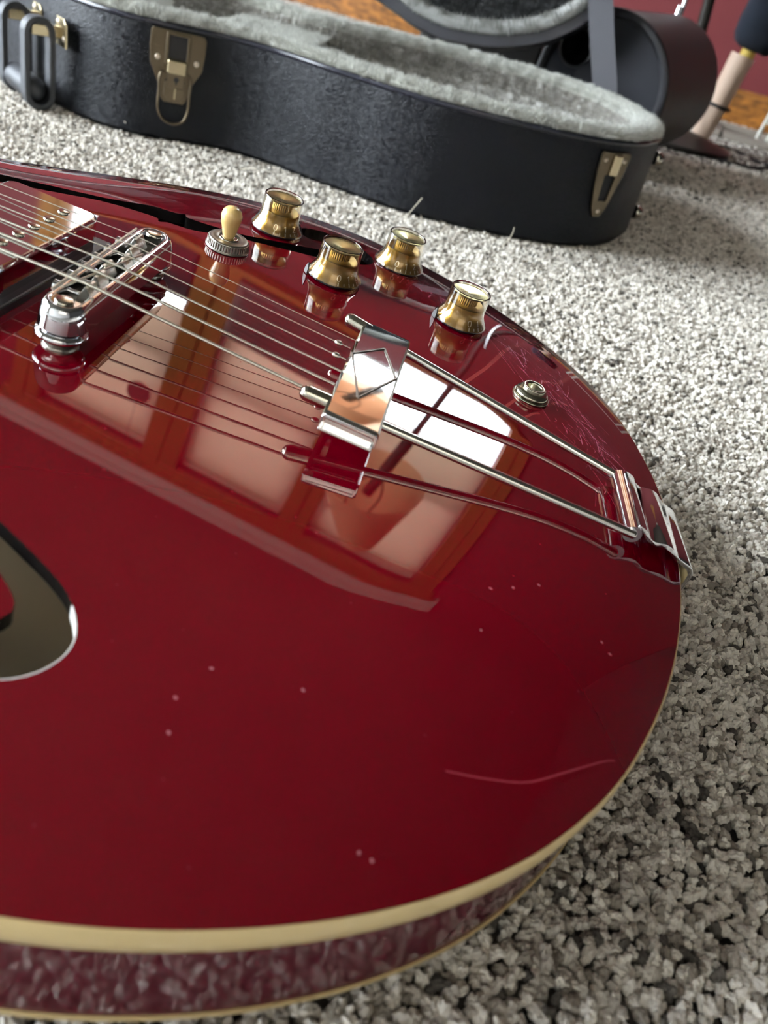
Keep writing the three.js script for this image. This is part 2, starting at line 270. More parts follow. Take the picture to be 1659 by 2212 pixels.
function edgeDistance(x, y) {
  let best = 1e9, inside = false;
  for (let i = 0, n = fineOutline.length; i < n; i++) {
    const a = fineOutline[i], b = fineOutline[(i + 1) % n], ex = b[0] - a[0], ey = b[1] - a[1], t = Math.max(0, Math.min(1, ((x - a[0]) * ex + (y - a[1]) * ey) / (ex * ex + ey * ey)));
    const dx = a[0] + ex * t - x, dy = a[1] + ey * t - y, d = dx * dx + dy * dy; if (d < best) best = d;
    if ((a[1] > y) !== (b[1] > y) && x < a[0] + ((y - a[1]) / (b[1] - a[1])) * ex) inside = !inside;
  }
  return inside ? Math.sqrt(best) : -Math.sqrt(best);
}
const ARCH = 11, REACH = 85;
const archOf = (d) => { const t = Math.min(1, d / REACH); return d < 0 ? d * 2.6 * ARCH / REACH : ARCH * (1 - (1 - t) ** 2.6); };
const topZ = (x, y) => archOf(edgeDistance(x, y));
function archedPlate(step, up, thick) {                             // both faces of an arched board, larger than the body
  const x0 = -262, x1 = 242, y0 = -214, y1 = 214, nx = Math.ceil((x1 - x0) / step), ny = Math.ceil((y1 - y0) / step), pos = [], nor = [], uv = [], idx = [], W = nx + 1;
  const z = new Float32Array(W * (ny + 1)); for (let j = 0; j <= ny; j++) for (let i = 0; i <= nx; i++) z[j * W + i] = topZ(x0 + (x1 - x0) * i / nx, y0 + (y1 - y0) * j / ny);
  const at = (i, j) => z[Math.max(0, Math.min(ny, j)) * W + Math.max(0, Math.min(nx, i))], sx = (x1 - x0) / nx, sy = (y1 - y0) / ny;
  for (const face of [0, 1]) for (let j = 0; j <= ny; j++) for (let i = 0; i <= nx; i++) {
    const h = at(i, j), gx = (at(i + 1, j) - at(i - 1, j)) / (2 * sx), gy = (at(i, j + 1) - at(i, j - 1)) / (2 * sy), n = V3(-gx, -gy, 1).normalize(), s = face ? -1 : 1;
    pos.push(x0 + sx * i, y0 + sy * j, up > 0 ? h - face * thick : -44 - h + (1 - face) * thick); nor.push(n.x * s * (up > 0 ? 1 : -1), n.y * s * (up > 0 ? 1 : -1), n.z * s);
    uv.push((x0 + sx * i + 262) / 504, (y0 + sy * j + 214) / 428);
  }
  const F = W * (ny + 1), quad = (a, b, c, d) => idx.push(a, b, c, a, c, d);
  for (let j = 0; j < ny; j++) for (let i = 0; i < nx; i++) { const a = j * W + i; quad(a, a + 1, a + W + 1, a + W); quad(F + a, F + a + W, F + a + W + 1, F + a + 1); }
  for (let i = 0; i < nx; i++) { quad(F + i, F + i + 1, i + 1, i); const t = ny * W + i; quad(t, t + 1, F + t + 1, F + t); }
  for (let j = 0; j < ny; j++) { const a = j * W, b = a + nx; quad(a, a + W, F + a + W, F + a); quad(F + b, F + b + W, b + W, b); }
  const g = new THREE.BufferGeometry(); g.setAttribute('position', new THREE.Float32BufferAttribute(pos, 3)); g.setAttribute('normal', new THREE.Float32BufferAttribute(nor, 3)); g.setAttribute('uv', new THREE.Float32BufferAttribute(uv, 2)); g.setIndex(idx); return g;
}
// f-hole: lower half drawn, upper half is its half turn about the middle
const fLow = [[-22, 93], [-11, 95.5], [-2, 101.5], [8, 107.8], [24, 114.6], [40, 121.6], [52, 127.5], [60, 133.5], [65, 141], [65.5, 148], [62, 155], [55, 160], [45, 163], [35, 162.5], [27, 158], [24, 151], [27, 144.5], [33, 142], [38, 144], [42, 147], [47, 146], [49, 141], [45, 136], [34, 129], [22, 121.8], [7, 113], [-6, 109], [-14, 107.4], [-19, 107], [-21, 110]];
const fHole = (s) => { const c = [...fLow, ...fLow.map(([x, y]) => [-46 - x, 200 - y])]; const o = c.map(([x, y]) => V2(x, s * y)); const k = new THREE.SplineCurve([...o, o[0]]); return k.getPoints(190).slice(0, -1); };
// lacquer: wear, hairline cracks and dust where the photograph shows them
const TX = (x) => (x + 262) / 504 * 2048, TY = (y) => (1 - (y + 214) / 428) * 2048;
const lacquerMap = canvasTexture(2048, 2048, (c, w, h) => {
  c.fillStyle = "#680010"; c.fillRect(0, 0, w, h);
  const line = (pts, style, wd) => { c.strokeStyle = style; c.lineWidth = wd; c.lineJoin = c.lineCap = 'round'; c.beginPath(); pts.forEach(([x, y], i) => (i ? c.lineTo(TX(x), TY(y)) : c.moveTo(TX(x), TY(y)))); c.stroke(); };
  const tan = 'rgba(200,130,100,0.42)';
  line([[129.6, 56.7], [133, 68], [136.8, 80.4], [140, 95], [142.6, 107.4], [147, 120], [149.6, 126.2], [153, 140], [153.5, 151.4], [152, 160]], tan, 8);
  line([[158.2, 80], [163.9, 94.6], [168, 98], [170.9, 100], [173, 106], [175.7, 113.4], [178, 123], [180.1, 131.8], [179.3, 141]], tan, 8);
  line([[149.2, 51.8], [153.1, 63.4], [155.6, 71.4]], tan, 7); line([[165, 70], [168.7, 74], [172.9, 81.1], [176.4, 82]], tan, 7); line([[159, 52], [162, 58], [164, 60]], tan, 6);
  line(new THREE.SplineCurve([[158.2, -132.3], [168.5, -128.9], [179.7, -123.7], [189.8, -115.1], [200.8, -105.1], [205, -102]].map((p) => V2(p[0], p[1]))).getPoints(60).map((p) => [p.x, p.y]), 'rgba(215,120,130,0.5)', 2.2);
  for (let i = 0; i < 700; i++) {                                   // play wear and scratches by the controls and the tail
    const t = rnd(), x = 95 + t * 110 + (rnd() - 0.5) * 26, y = 168 - t * t * 130 + (rnd() - 0.75) * 44, a = -0.9 + (rnd() - 0.5) * 1.5, l = 2 + rnd() * rnd() * 22;
    if (edgeDistance(x, y) < 6) continue;
    line([[x, y], [x + Math.cos(a) * l * 0.5 + rnd(), y + Math.sin(a) * l * 0.5], [x + Math.cos(a) * l, y + Math.sin(a) * l]], 'rgba(232,212,234,' + (0.15 + 0.65 * rnd() * rnd()) + ')', 0.7 + rnd() * 1.5);
  }
  for (let i = 0; i < 16; i++) { const x = 112 + rnd() * 80, y = 150 - (x - 112) * 1.1 + (rnd() - 0.5) * 30; line([[x, y], [x + 24 + rnd() * 20, y - 26 - rnd() * 22]], 'rgba(214,170,205,0.4)', 1.4); }
  for (let i = 0; i < 70; i++) { const x = 140 + rnd() * 38, y = 165 - (x - 140) * 1.05 + (rnd() - 0.5) * 12; c.strokeStyle = 'rgba(220,190,215,0.4)'; c.lineWidth = 1; c.beginPath(); c.ellipse(TX(x), TY(y), 2 + rnd() * 5, 1.5 + rnd() * 3, rnd() * 3, 0, 6.3); c.stroke(); }
  const dust = [[165.9, -59], [174.1, -52], [158.9, -64.1], [197.7, -62.3], [200.9, -65.2], [158.7, -83.3], [143.7, -160], [147, -160.2], [96.3, -134.3], [92.3, -145.6], [118.4, -129.2], [94.8, -154.2]];
  for (let i = 0; i < 120; i++) dust.push([-80 + rnd() * 300, -190 + rnd() * 380, 1]);
  for (const [x, y, small] of dust) { c.fillStyle = 'rgba(235,205,205,' + (small ? 0.3 : 0.55) + ')'; c.beginPath(); c.ellipse(TX(x), TY(y), small ? 1 + rnd() : 2.6, small ? 1 : 2, rnd() * 3, 0, 6.3); c.fill(); }
});
const lacquer = (map, color) => phys({ map, color, roughness: 0.02, metalness: 0, ior: 1.56, clearcoat: 1, clearcoatRoughness: 0.006 });
M.lacquer = lacquer(lacquerMap, lin(1, 1, 1)); M.sideLacquer = phys({ color: lin(0.085, 0.004, 0.014), roughness: 0.5, specularIntensity: 0.2, clearcoat: 0.75, clearcoatRoughness: 0.03 });
{
  const ev = new Evaluator(); ev.useGroups = true;
  const A = new Brush(archedPlate(2.4, 1, 5), M.lacquer); A.updateMatrixWorld();
  const sh = shapeOf(outline, -0.25); for (const s of [1, -1]) sh.holes.push(new THREE.Path(fHole(s)));
  const cut = new THREE.ExtrudeGeometry(sh, { depth: 60, bevelEnabled: false }); cut.translate(0, 0, -25); cut.clearGroups(); const B = new Brush(cut, M.holeEdge); B.updateMatrixWorld();
  const r = ev.evaluate(A, B, INTERSECTION); const top = put('top', G(r.geometry), r.material, guitar);
  const A2 = new Brush(archedPlate(7, -1, 4), M.sideLacquer); A2.updateMatrixWorld();
  const cut2 = new THREE.ExtrudeGeometry(shapeOf(outline, -0.3), { depth: 90, bevelEnabled: false }); cut2.translate(0, 0, -85); cut2.clearGroups(); const B2 = new Brush(cut2, M.sideLacquer); B2.updateMatrixWorld();
  ev.useGroups = false; const r2 = ev.evaluate(A2, B2, INTERSECTION); put('back', G(r2.geometry), M.sideLacquer, guitar);
  put('side', S(sweep(outline, [[-0.35, -42], [-0.35, -7], [-4, -7], [-4, -42]])), M.sideLacquer, guitar);
  put('binding', S(sweep(outline, [[-1.6, -8.4], [0.0, -8.4], [0.75, -7.6], [0.95, -4.5], [0.75, -1.2], [0.1, -0.1], [-0.25, 0], [-1.6, -0.3]])), M.cream, guitar, 'cream binding along the top edge');
  put('binding', S(sweep(outline, [[-1.6, -44.3], [-0.1, -44.2], [0.35, -43.4], [0.3, -41.8], [-1.6, -41.6]])), M.cream, guitar, 'thin cream binding along the back edge');
  put('inside_lining', S(slab(outline, -42.5, -40.8, -5)), M.interior, guitar, 'bare brown wood seen inside the f-hole');
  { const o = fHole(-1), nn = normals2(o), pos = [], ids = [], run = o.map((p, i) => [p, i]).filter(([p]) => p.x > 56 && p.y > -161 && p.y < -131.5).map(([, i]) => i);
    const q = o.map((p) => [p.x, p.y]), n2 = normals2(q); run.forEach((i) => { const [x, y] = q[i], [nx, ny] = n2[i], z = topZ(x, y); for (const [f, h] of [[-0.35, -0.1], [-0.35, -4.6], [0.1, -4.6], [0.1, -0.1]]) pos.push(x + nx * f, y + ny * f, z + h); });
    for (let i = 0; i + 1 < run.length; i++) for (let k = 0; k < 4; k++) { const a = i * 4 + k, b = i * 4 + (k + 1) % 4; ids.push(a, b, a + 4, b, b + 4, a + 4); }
    const g = new THREE.BufferGeometry(); g.setAttribute('position', new THREE.Float32BufferAttribute(pos, 3)); g.setIndex(ids); put('lit_edge', G(toCreasedNormals(g, 0.7)), M.litEdge, guitar, 'pale bare ply strip, coloured as lit, at the lower end of the near f-hole'); }
  put('center_block', S(box(370, 38, 104, -10, -20, -3)), M.block, guitar);
}
// neck, out of the picture to the left
put('neck', S(merge([box(440, 20, 50, -420, 4, 0, 8), box(190, 15, 84, -735, -14, 0, 5)])), M.sideLacquer, guitar);
put('fretboard', S(box(462, 6, 52, -405, 17, 0, 1.5)), M.blackPlastic, guitar);
for (const x of [-149, -47.5]) {                                      // humbuckers
  const p = group('pickup', guitar); p.position.set(x * MM, 0, -5 * MM);
  const ring = new THREE.Shape([V2(-22, -44), V2(22, -44), V2(22, 39), V2(-22, 39)]); ring.holes.push(new THREE.Path([V2(-18.5, -34.4), V2(18.5, -34.4), V2(18.5, 34.4), V2(-18.5, 34.4)]));
  const rg = new THREE.ExtrudeGeometry(ring, { depth: 2.6, bevelEnabled: true, bevelSize: 0.8, bevelThickness: 0.8, bevelSegments: 2 }); rg.translate(0, 0, 11.2); put('mounting_ring', G(rg), M.blackPlastic, p);
  const cover = new THREE.Shape(); const cw = 18.2, ch = 34, r = 4; cover.moveTo(-cw + r, -ch); cover.lineTo(cw - r, -ch); cover.quadraticCurveTo(cw, -ch, cw, -ch + r); cover.lineTo(cw, ch - r); cover.quadraticCurveTo(cw, ch, cw - r, ch); cover.lineTo(-cw + r, ch); cover.quadraticCurveTo(-cw, ch, -cw, ch - r); cover.lineTo(-cw, -ch + r); cover.quadraticCurveTo(-cw, -ch, -cw + r, -ch);
  const cg = new THREE.ExtrudeGeometry(cover, { depth: 14.2, bevelEnabled: true, bevelSize: 1.3, bevelThickness: 1.5, bevelSegments: 4, curveSegments: 8 }); cg.translate(0, 0, 10.3); put('cover', G(cg), M.chrome, p);
  for (let k = 0; k < 6; k++) { const s = put('pole_screw', S(lathe([[0, 26.7], [1.8, 26.7], [2.1, 26.4], [2.1, 25.6]], 16)), M.nickel, p); s.position.set(9 * MM, 0, (k - 2.5) * 10 * MM); }
}
// bridge
const stringY = [-21.3, -11.0, -0.9, 9.0, 18.3, 26.6], saddleX = [3.5, 1.5, -1, -1.5, -4, -6.5];
{
  const b = group('bridge', guitar); b.position.set(-4 * MM, 0, -4.0 * MM); b.rotation.y = 0.05;   // local z is -y
  const stadium = (hx, hy) => { const o = []; for (let k = 0; k <= 24; k++) { const a = Math.PI * (1 + k / 24); o.push([hx * Math.cos(a), -hy + hx + hx * Math.sin(a)]); } for (let k = 0; k <= 24; k++) { const a = Math.PI * k / 24; o.push([hx * Math.cos(a), hy - hx + hx * Math.sin(a)]); } return resample(o, 1.2); };
  put('body', S(sweep(stadium(7.4, 43), [[0.9, 18.6], [0.5, 22.5], [0, 25.4], [-0.7, 26.8], [-1.6, 27.5], [-2.6, 27.5], [-2.9, 27], [-2.9, 18.6]], true, 1.1)), M.chrome, b);
  for (const e of [-1, 1]) { const o = stadium(7.4, 43).filter((p) => p[1] * e > 31.5).map(([x, y]) => [x, y * e]); o.sort((p, q) => Math.atan2(p[1] - 33, p[0]) - Math.atan2(q[1] - 33, q[0])); const g = new THREE.ExtrudeGeometry(shapeOf(o.map(([x, y]) => [x, y * e]), -2.4), { depth: 7.3, bevelEnabled: true, bevelSize: 0.7, bevelThickness: 0.8, bevelSegments: 3 }); g.translate(0, 0, 18.9); put('end_block', G(g), M.chrome, b); }
  const g2 = new THREE.ExtrudeGeometry(shapeOf(stadium(5.2, 40)), { depth: 1.5, bevelEnabled: false }); g2.translate(0, 0, 18.9); put('floor_plate', G(g2), M.dullSteel, b);
  for (let k = 0; k < 6; k++) {
    const y = (k - 2.5) * 9.7, x = [2.6, 1.4, -0.4, 1.8, 0.6, -1.6][k];
    const sh = new THREE.Shape([V2(-2.6, 20.6), V2(2.6, 20.6), V2(2.4, 25), V2(0.3, 29.3), V2(-0.3, 29.3), V2(-2.4, 25)]), sg = new THREE.ExtrudeGeometry(sh, { depth: 6.6, bevelEnabled: true, bevelSize: 0.3, bevelThickness: 0.3, bevelSegments: 1 }); sg.translate(0, 0, -3.3);
    const s = put('saddle', S(sg), M.saddle, b); s.position.set(x * MM, 0, -y * MM);
    put('screw', S(merge([rod(V3(-8.8 - x, 24.6, 0), V3(0, 24.6, 0), 1.0, 10), rod(V3(-9.6 - x, 24.6, 0), V3(-7.6 - x, 24.6, 0), 2.1, 14)])), M.chrome, s);
  }
  put('retaining_wire', S(merge([rod(V3(-6.2, 27.9, 33), V3(-6.2, 28.3, -33), 0.45, 8), rod(V3(-3.5, 29, 31), V3(5.5, 29.4, -12), 0.42, 8)])), M.string, b);
  for (const y of [-36.5, 36.5]) {
    const w = put('thumbwheel', S(lathe([[0, 14.6], [7, 14.4], [8.2, 15.1], [8.6, 16], [8.2, 17.3], [6.6, 17.8], [5.4, 18.4], [0, 18.4]], 40)), M.chrome, b); w.position.z = -y * MM;
    put('post', S(lathe([[0, 8], [5.9, 8], [6.1, 11.6], [5.2, 12.4], [3, 12.8], [3, 20], [0, 20]], 28)), M.dullSteel, w);
    put('screw_head', S(lathe([[0, 28.1], [2.6, 28.1], [3.2, 27.7], [3.2, 27]], 20)), M.nickel, w);
  }
}
// strings, from the nut over the bridge to the tailpiece
[0.62, 0.52, 0.42, 0.27, 0.21, 0.17].forEach((r, k) => {
  const yb = stringY[k], xt = [78, 87, 86.5, 85.5, 84.5, 85.5][k], yt = [-21.2, -11.3, -0.8, 8.9, 18.6, 26.2][k], zt = 25.4;
  const xb = -3 + [2.6, 1.4, -0.4, 1.8, 0.6, -1.6][k];
  const a = P(-640, yb * 0.66 + 0.8, 15.5), m = P(xb, yb, 30.1), e = P(xt, yt, zt);
  put('string', S(merge([rod(a, m, r, 10), rod(m, e, r, 10)])), M.string, guitar);
  if (k === 3 || k === 4) { const w = new THREE.SphereGeometry(1.3, 12, 8); w.scale(1.3, 0.8, 1.0); const q = m.clone().lerp(e, k === 3 ? 0.955 : 0.945); w.translate(q.x, q.y, q.z); put('string_winding', S(w), M.string, guitar); }
});
// trapeze tailpiece
{
  const t = group('tailpiece', guitar); t.position.set(96.1 * MM, 0, -7.2 * MM); t.rotation.y = 0.07;
  const W = 9.6, L = 38.5, tilt = 0.06, Z = (x) => 26.2 - x * tilt;   // local x across the plate, y along it
  const prof = [[-W, Z(-W) - 6], [-W - 0.2, Z(-W) - 1], [-W + 0.8, Z(-W) + 0.1], [W - 0.6, Z(W) + 0.1], [W + 0.1, Z(W) - 0.7], [W, Z(W) - 4.5], [W - 1, Z(W) - 4.5], [W - 1.1, Z(W) - 1.2], [-W + 1, Z(-W) - 1.2], [-W + 1, Z(-W) - 6]];
  const s = new THREE.Shape(prof.map((p) => V2(p[0], p[1]))), pg = new THREE.ExtrudeGeometry(s, { depth: 2 * L, steps: 30, bevelEnabled: true, bevelSize: 0.25, bevelThickness: 0.25, bevelSegments: 2 }); pg.translate(0, 0, -L);
  { const p = pg.attributes.position; for (let i = 0; i < p.count; i++) { const z = p.getZ(i); p.setY(i, p.getY(i) - 0.0009 * z * z); } pg.deleteAttribute('normal'); }   // the plate is slightly crowned
  put('plate', S(toCreasedNormals(pg, 0.5)), M.plate, t);
  for (const e of [-1, 1]) put('end_lip', S(merge([box(2 * W, 5, 0.9, 0, Z(0) - 3.6, e * (L - 0.4), 0.3).translate(0, 0, 0), box(2 * W, 0.9, 2.6, 0, Z(0) - 6, e * (L + 1.1), 0.3)]).applyMatrix4(new THREE.Matrix4().makeTranslation(0, Z(0), 0).multiply(new THREE.Matrix4().makeRotationZ(-tilt)).multiply(new THREE.Matrix4().makeTranslation(0, -Z(0), 0)))), M.chrome, t);
  const C4 = [[-W + 0.4, 5.5], [1.2, 20.5], [W - 0.6, 1], [-1.2, -22]].map(([x, y]) => V3(x, Z(x) + 0.15 - 0.0009 * y * y, -y));
  for (let k = 0; k < 4; k++) put('diamond_ridge', S(rod(C4[k], C4[(k + 1) % 4], 0.75, 4)), M.dullSteel, t);
}
for (const [bx, by, hx, hy, n] of [[79.2, 44.6, 200.5, 31.4, 0], [81.6, -20.6, 205.6, -4.6, 1]]) {
  const a = P(bx, by, 23.6), e = P(hx, hy, 12.2), dir = e.clone().sub(a).normalize(), r = put('trapeze_rod', S(merge([rod(a, e, 1.75, 16), new THREE.SphereGeometry(1.75, 12, 8).translate(e.x, e.y, e.z)])), M.rodSteel, guitar);
  const end = a.clone().addScaledVector(dir, -1), nx = a.clone().addScaledVector(dir, 8.5);
  put('acorn_nut', S(merge([rod(end, nx, 2.9, 16), new THREE.SphereGeometry(2.9, 16, 12).translate(end.x, end.y, end.z)])), M.nickel, r);
}
{
  const h = group('tail_hinge', guitar); h.position.set(203 * MM, 0, -14 * MM); h.rotation.y = 0.15;
  put('barrel', S(merge([rod(V3(0, 11.8, -18.5), V3(0, 11.8, 18.5), 3.5, 24), rod(V3(-1.2, 12.6, -19.4), V3(-1.2, 12.6, 19.4), 1.7, 12)])), M.chrome, h);
  const c = [[1, 15], [4.2, 13.8], [6.5, 11.6], [9, 10.4], [11.5, 10.4], [14, 10.7], [16.5, 10], [19, 8.2], [21.5, 6.6], [24, 5.8], [26.5, 4.9], [28.4, 3.2], [29.1, 0.8], [29.2, -8], [29, -38]];
  const cv = new THREE.SplineCurve(c.map((p) => V2(p[0], p[1]))), pts = cv.getPoints(70), up = [], dn = [];
  pts.forEach((p, i) => { const a = pts[Math.max(0, i - 1)], b = pts[Math.min(pts.length - 1, i + 1)], d = V2(b.x - a.x, b.y - a.y).normalize(); up.push(V2(p.x - d.y * 0.7, p.y + d.x * 0.7)); dn.unshift(V2(p.x + d.y * 0.7, p.y - d.x * 0.7)); });
  const g = new THREE.ExtrudeGeometry(new THREE.Shape([...up, ...dn]), { depth: 35, bevelEnabled: true, bevelSize: 0.25, bevelThickness: 0.25, bevelSegments: 2 }); g.translate(0, 0, -17.5); put('bracket', S(toCreasedNormals(g, 0.6)), M.chrome, h);
}
// controls
const dial = canvasTexture(2048, 128, (c, w, h) => {
  c.fillStyle = '#9a7838'; c.fillRect(0, 0, w, h); c.fillStyle = '#fff6e0'; c.font = '56px sans-serif'; c.textAlign = 'center'; c.textBaseline = 'middle';
  for (let k = 0; k <= 10; k++) { const x = 0.02 * w + (k * 0.078 + 0.0) * w; c.fillRect(x - 8, h - 34, 16, 28); c.fillRect(x - 7 + 0.039 * w, h - 30, 14, 20); c.save(); c.translate(x, h - 60); c.scale(2.5, 1); c.fillText(String(k), 0, 0); c.restore(); }
});
M.dialGold = phys({ map: dial, metalness: 0.8, roughness: 0.34 });
function knob(label, x, y, turn, pointer) {
  const k = group('control_knob', guitar, label), z = topZ(x, y); k.position.set(x * MM, z * MM, -y * MM); k.rotation.y = turn;
  put('washer', S(lathe([[0, 0], [9.6, 0], [9.8, 1.6], [0, 1.7]], 32)), M.blackPlastic, k);
  put('numbered_skirt', S(lathe([[12.1, 1.7], [11.3, 2.9], [10.3, 4.3], [9.5, 5.9], [9.1, 8], [8.95, 10.4]], 64)), M.dialGold, k);
  put('skirt_top', S(lathe([[8.95, 10.4], [8.5, 10.8], [3, 11]], 48)), M.gold, k);
  const kn = []; for (let i = 0; i < 26; i++) { const a = i / 26 * 6.2832; kn.push(rod(V3(Math.cos(a) * 4.3, 10.8, Math.sin(a) * 4.3), V3(Math.cos(a) * 4.3, 14.6, Math.sin(a) * 4.3), 0.46, 6)); }
  put('knurled_core', S(merge([rod(V3(0, 10.7, 0), V3(0, 15.2, 0), 4.3, 24), ...kn])), M.gold, k);
  put('reflector_cap', S(lathe([[0, 15.1], [8.2, 15.6], [8.6, 16.1], [8.5, 16.3], [4, 15.9], [0, 15.4]], 48)), M.goldCap, k);
  put('clear_shell', S(lathe([[12.9, 1.2], [13.0, 2.0], [12.2, 3.2], [11.2, 4.7], [10.4, 6.2], [9.9, 7.8], [9.75, 9.6], [9.6, 17.0], [9.3, 17.4], [8.95, 17.2], [8.85, 16.6], [9.15, 9.6], [9.35, 7.8], [9.9, 6.1], [10.7, 4.5], [11.7, 3.0], [12.4, 1.8], [12.5, 1.2], [12.9, 1.2]], 64)), M.clear, k);
  if (pointer) {
    const s = new THREE.Shape([V2(-2.4, 0), V2(-2, 2.4), V2(0, 5.4), V2(1, 2.4), V2(0.8, 0)]), g = new THREE.ExtrudeGeometry(s, { depth: 0.7, bevelEnabled: false }); g.translate(0, 0.4, 0);
    const p = put('pointer', S(g), M.pointer, k); p.position.set(-11.9 * MM, 0, 6.5 * MM); p.rotation.y = -1.05 - 0; p.rotation.x = 0; k.rotation.y = turn; p.userData.turn = 0;
    const c = Math.cos(-turn), s2 = Math.sin(-turn); p.position.set((-11.2 * c + 6.8 * s2) * MM, 0, (11.2 * s2 + 6.8 * c) * MM); p.rotation.y = -0.9 - turn;
  }
}
knob('far left knob', 16.5, 135.6, 0.05 , false);
knob('near left knob with a metal pointer', 55.6, 106.4, 0.3, true);
knob('far right knob', 77.2, 157.0, -0.1, false);
knob('near right knob with a metal pointer', 117.6, 116.6, 0.4, true);
{
  const t = group('toggle_switch', guitar), z = topZ(7.3, 92.9); t.position.set(7.3 * MM, z * MM, -92.9 * MM);
  const kn = []; for (let i = 0; i < 44; i++) { const a = i / 44 * 6.2832; kn.push(rod(V3(Math.cos(a) * 9, 1.0, Math.sin(a) * 9), V3(Math.cos(a) * 9, 3.9, Math.sin(a) * 9), 0.45, 6)); }
  put('knurled_nut', S(merge([lathe([[0, 0], [9.9, 0], [10, 0.8], [9, 1], [9, 3.9], [8.4, 4.6], [5.4, 4.8], [4.8, 3.6], [0, 3.4]], 48), ...kn])), M.dullSteel, t);
  put('threaded_bush', S(lathe([[0, 5], [3.5, 5], [4.6, 4.6], [4.7, 3]], 24)), M.nickel, t);
  const tip = put('switch_tip', S(lathe([[0, 4.4], [2.5, 4.4], [2.9, 6], [4.5, 12.5], [4.7, 14.8], [4.1, 16.9], [2.6, 18.4], [0, 18.9]], 32)), M.ivory, t, 'cream switch tip'); tip.rotation.z = 0.06;
}
{
  const j = group('output_jack', guitar), z = topZ(159, 72); j.position.set(159 * MM, z * MM, -72 * MM);
  put('washer', S(lathe([[5, 0], [8.3, 0], [8.3, 0.8], [7.6, 1.1], [5, 1.1]], 40)), M.agedNickel, j);
  put('nut', S(lathe([[4.5, 1], [7.2, 1.1], [7.5, 1.8], [7.1, 2.6], [6.4, 2.9], [6.2, 3.5], [4.5, 3.7]], 44)), M.agedNickel, j);
  put('sleeve', S(lathe([[5.2, 3], [5.2, 4.9], [4.8, 5.3], [3.6, 5.2], [3.3, 4.4], [3.2, 0.2], [0, 0.2]], 32)), M.agedNickel, j);
}

// ------------------------------------------------------------------ the hard case
const caseHalf = [[0, 0], [2, 25], [5, 45], [11, 75], [22, 108], [38, 143], [58, 172], [90, 198], [124, 214], [170, 227], [215, 232.5], [245, 233], [285, 226], [314, 216], [356, 203], [390, 189], [418, 180], [445, 178], [466, 181], [486, 190], [510, 201], [538, 208], [564, 207], [596, 196], [630, 174], [662, 144], [694, 112], [730, 86], [770, 74], [830, 70], [980, 76], [1080, 80], [1130, 74], [1150, 50], [1155, 0]];
const caseOutline = resample([...caseHalf.map(([s, v]) => [-s, v]), ...caseHalf.slice(1, -1).reverse().map(([s, v]) => [-s, -v])], 6);
const hardCase = thing('guitar_case', 'open black hard guitar case with grey plush lining behind the guitar', 'guitar case');
hardCase.position.set(0.247, 0.0005, -0.824); hardCase.rotation.y = 0.0897;
function fur(parent, N, sample, len, rad, mat) {                    // plush pile: tapered strands
  const g = new THREE.ConeGeometry(1, 1, 4, 1, true); g.translate(0, 0.5, 0);
  const im = new THREE.InstancedMesh(g, mat, N), m4 = new THREE.Matrix4(), q = new THREE.Quaternion(), col = new THREE.Color();
  for (let i = 0; i < N; i++) {
    const [p, n] = sample(); const lean = 0.75; n.x += (rnd() - 0.5) * lean; n.y += (rnd() - 0.5) * lean; n.z += (rnd() - 0.5) * lean; q.setFromUnitVectors(V3(0, 1, 0), n.normalize());
    const l = len * (0.6 + 0.7 * rnd()) * (0.85 + 0.5 * noise.noise(p.x * 0.09, p.y * 0.09, p.z * 0.09)), r = rad * (0.7 + 0.6 * rnd());
    m4.compose(V3(p.x * MM, p.y * MM, p.z * MM), q, V3(r * MM, l * MM, r * MM)); im.setMatrixAt(i, m4); const k = 0.8 + 0.45 * rnd(); im.setColorAt(i, col.setRGB(k, k * 1.01, k * 0.985));
  }
  im.name = 'plush_pile'; im.userData.kind = 'stuff'; parent.add(im);
}
